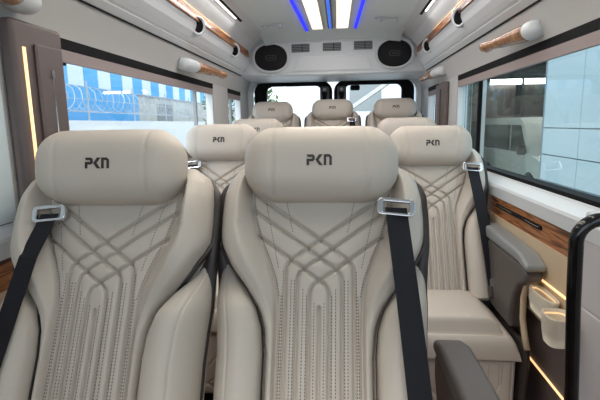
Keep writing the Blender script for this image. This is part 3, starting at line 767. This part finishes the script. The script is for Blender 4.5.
def vehicle(loc, rz, L, Wd, Ht, lab, colm, cat='van'):
    r = empty('parked_van', loc, rz); tag(r, lab, cat)
    hw = Wd/2
    side = [(-L/2,.35),(-L/2,.8),(-L/2+.15,.98),(-L/2+.75,1.10),(-L/2+1.35,Ht-.15),(-L/2+1.6,Ht),(L/2-.1,Ht),(L/2,Ht-.15),(L/2,.35)]
    def arch(c):
        return [(c+.42*math.cos(t), .30+.42*math.sin(t)) for t in np.linspace(0, PI, 12)]
    poly = side+arch(L/2-.9)[:]+arch(-L/2+.85)
    mb = MB().prism(poly, 'y', -hw, hw); mb.build('body', colm, r)
    for sy in (-1, 1):
        yy0, yy1 = sorted((sy*hw, sy*(hw+.012)))
        MB().prism([(-L/2+1.05,1.15),(-L/2+1.50,Ht-.18),(-L/2+2.1,Ht-.18),(-L/2+2.1,1.15)], 'y', yy0, yy1).build('side_glass', M['dkglass'], r)
        MB().prism([(-L/2+2.2,1.15),(-L/2+2.2,Ht-.18),(L/2-.3,Ht-.18),(L/2-.3,1.15)], 'y', yy0, yy1).build('side_glass', M['dkglass'], r)
        for c in (-L/2+.85, L/2-.9):
            a0, a1 = sorted((sy*(hw-.22), sy*(hw+.01)))
            w = MB().tube([(c,a0,.33),(c,a1,.33)], .33, 28).build('wheel', M['tyre'], r, smooth=False)
            a0, a1 = sorted((sy*(hw+.0), sy*(hw+.025)))
            MB().tube([(c,a0,.33),(c,a1,.33)], .19, 20).build('hub_cap', M['grey'], w)
        MB().prism(ell(-L/2+.16,.80,.14,.09), 'y', *sorted((sy*(hw-.2), sy*(hw+.006)))).build('headlamp', M['ledge'], r)
        MB().prism(ell(-L/2+1.15,1.22,.08,.11), 'y', *sorted((sy*(hw+.02), sy*(hw+.18)))).build('wing_mirror', M['tyre'], r)
    MB().add([(-L/2+.80,-hw+.12,1.14),(-L/2+.80,hw-.12,1.14),(-L/2+1.36,hw-.16,Ht-.17),(-L/2+1.36,-hw+.16,Ht-.17),
              (-L/2+.84,-hw+.12,1.08),(-L/2+.84,hw-.12,1.08),(-L/2+1.40,hw-.16,Ht-.22),(-L/2+1.40,-hw+.16,Ht-.22)],
             [(0,1,2,3),(4,7,6,5),(0,4,5,1),(3,2,6,7),(0,3,7,4),(1,5,6,2)]).build('windscreen', M['dkglass'], r)
    MB().box(-L/2-.02,-L/2+.05,-hw+.1,hw-.1,.42,.62).build('bumper_grille', M['tyre'], r)
vehicle((5.3,12.6,GZ+.03), PI*.5, 4.8, 1.8, 2.0, 'white van with dark windows parked nearest inside the dark showroom', M['carwhite'])
vehicle((7.6,17.5,GZ+.03), PI*.5, 4.4, 1.75, 1.9, 'white van parked farther back in the dark showroom', M['carwhite'])
r = empty('bollard_lamp', (3.05,7.6,GZ)); 
bpy.data.objects.remove(r)
# behind: white building, canopy and greenery
r = empty('white_building', (-.5,25,GZ)); tag(r, 'white building seen through the rear door windows', 'building')
MB().box(-2.5,3.8,0,.3,0,9).build('facade', M['bwhite'], r)
MB().box(-2.55,3.8,-.05,0,1.0,1.25).build('string_course', M['conc'], r)
MB().box(.9,2.6,-.04,.0,2.6,4.6).build('window_panel', M['doorgrey'], r)
r = empty('sloping_canopy', (0,11,GZ)); tag(r, 'pale sloping canopy outside the right rear door window', 'canopy')
MB().add([(.1,0,2.2),(3.4,0,4.4),(3.4,2.5,4.4),(.1,2.5,2.2),(.1,0,2.3),(3.4,0,4.5),(3.4,2.5,4.5),(.1,2.5,2.3)],
  [(0,1,2,3),(4,7,6,5),(0,4,5,1),(1,5,6,2),(2,6,7,3),(3,7,4,0)]).build('canopy_sheet', M['conc'], r)
for x in (.2, 3.3): MB().box(x-.05,x+.05,.1,.2,0,2.2 if x < 1 else 4.35).build('post', M['grey'], r)
def tree(x, y, h, lab):
    r = empty('tree', (x,y,GZ)); tag(r, lab, 'tree')
    MB().tube([(0,0,0),(.05,0,h*.5),(0,.1,h*.8)], [.12,.09,.05], 10).build('trunk', M['bark'], r, smooth=True)
    mb = MB(); rd = random.Random(int(x*10)+7)
    for k in range(700):
        a, b = rd.uniform(0,2*PI), math.acos(rd.uniform(-1,1)); q = rd.uniform(.5,1)**.5
        c = Vector((math.cos(a)*math.sin(b)*1.2*q, math.sin(a)*math.sin(b)*1.2*q, h*.68+math.cos(b)*h*.32*q))
        u = Vector((rd.uniform(-1,1),rd.uniform(-1,1),rd.uniform(-1,1))).normalized()*.11; w = u.cross(Vector((rd.uniform(-1,1),rd.uniform(-1,1),1))).normalized()*.06
        mb.add([c-u, c+w, c+u, c-w], [(0,1,2,3)])
    mb.build('foliage', M['leaf'], r)
tree(-3.1, 14.0, 3.6, 'green tree glimpsed through the left rear door window')

# ------------------------------------------------------------ world, light, camera
w = bpy.data.worlds.new('W'); bpy.context.scene.world = w; w.use_nodes = True; nt = w.node_tree
bg = nt.nodes['Background']; bg.inputs[0].default_value = (.80,.90,1.0,1); bg.inputs[1].default_value = 1.9
sun = bpy.data.lights.new('sun', 'SUN'); sun.energy = 1.5; sun.angle = .3; sun.color = (1,.97,.92)
so = bpy.data.objects.new('sun', sun); C.objects.link(so); so.rotation_euler = (math.radians(52), math.radians(8), math.radians(-20))
def area(name, loc, rot, sx, sy, e, col):
    l = bpy.data.lights.new(name, 'AREA'); l.shape = 'RECTANGLE'; l.size = sx; l.size_y = sy; l.energy = e; l.color = col
    o = bpy.data.objects.new(name, l); C.objects.link(o); o.location = loc; o.rotation_euler = rot; return o
for x in (-.19, .01): area('panel_lamp', (x, 2.2, 1.945), (0,0,0), .09, 3.0, 4.8, (1,.93,.84))
for s_ in (-1, 1): area('side_led_lamp', (SX(s_,HALF-.225), 2.0, 1.915), (0,0,0), .012, 2.4, 2.4, (1,.97,.93))
area('showroom_fill', (6.0, 13.5, 3.2), (0,0,0), 3, 6, 60, (1,.97,.92))  # added fill light, makes the parked vans visible
cam = bpy.data.cameras.new('cam'); cam.lens = 27.0; cam.sensor_width = 36; cam.clip_start = .02
co = bpy.data.objects.new('cam', cam); C.objects.link(co)
ps, th, rho = math.radians(5.424), math.radians(9.618), math.radians(1.0)
d = Vector((-math.sin(ps)*math.cos(th), math.cos(ps)*math.cos(th), -math.sin(th)))
rr = Vector((math.cos(ps), math.sin(ps), 0)); uu = rr.cross(d)
r2 = rr*math.cos(rho)-uu*math.sin(rho); u2 = r2.cross(d)
m = Matrix((( r2.x,u2.x,-d.x,0),(r2.y,u2.y,-d.y,0),(r2.z,u2.z,-d.z,1.22),(0,0,0,1)))
co.matrix_world = m
sc = bpy.context.scene; sc.camera = co
sc.view_settings.view_transform = 'Standard'; sc.view_settings.look = 'None'; sc.view_settings.gamma = 1
sc.view_settings.exposure = 0.45; sc.view_settings.use_curve_mapping = False
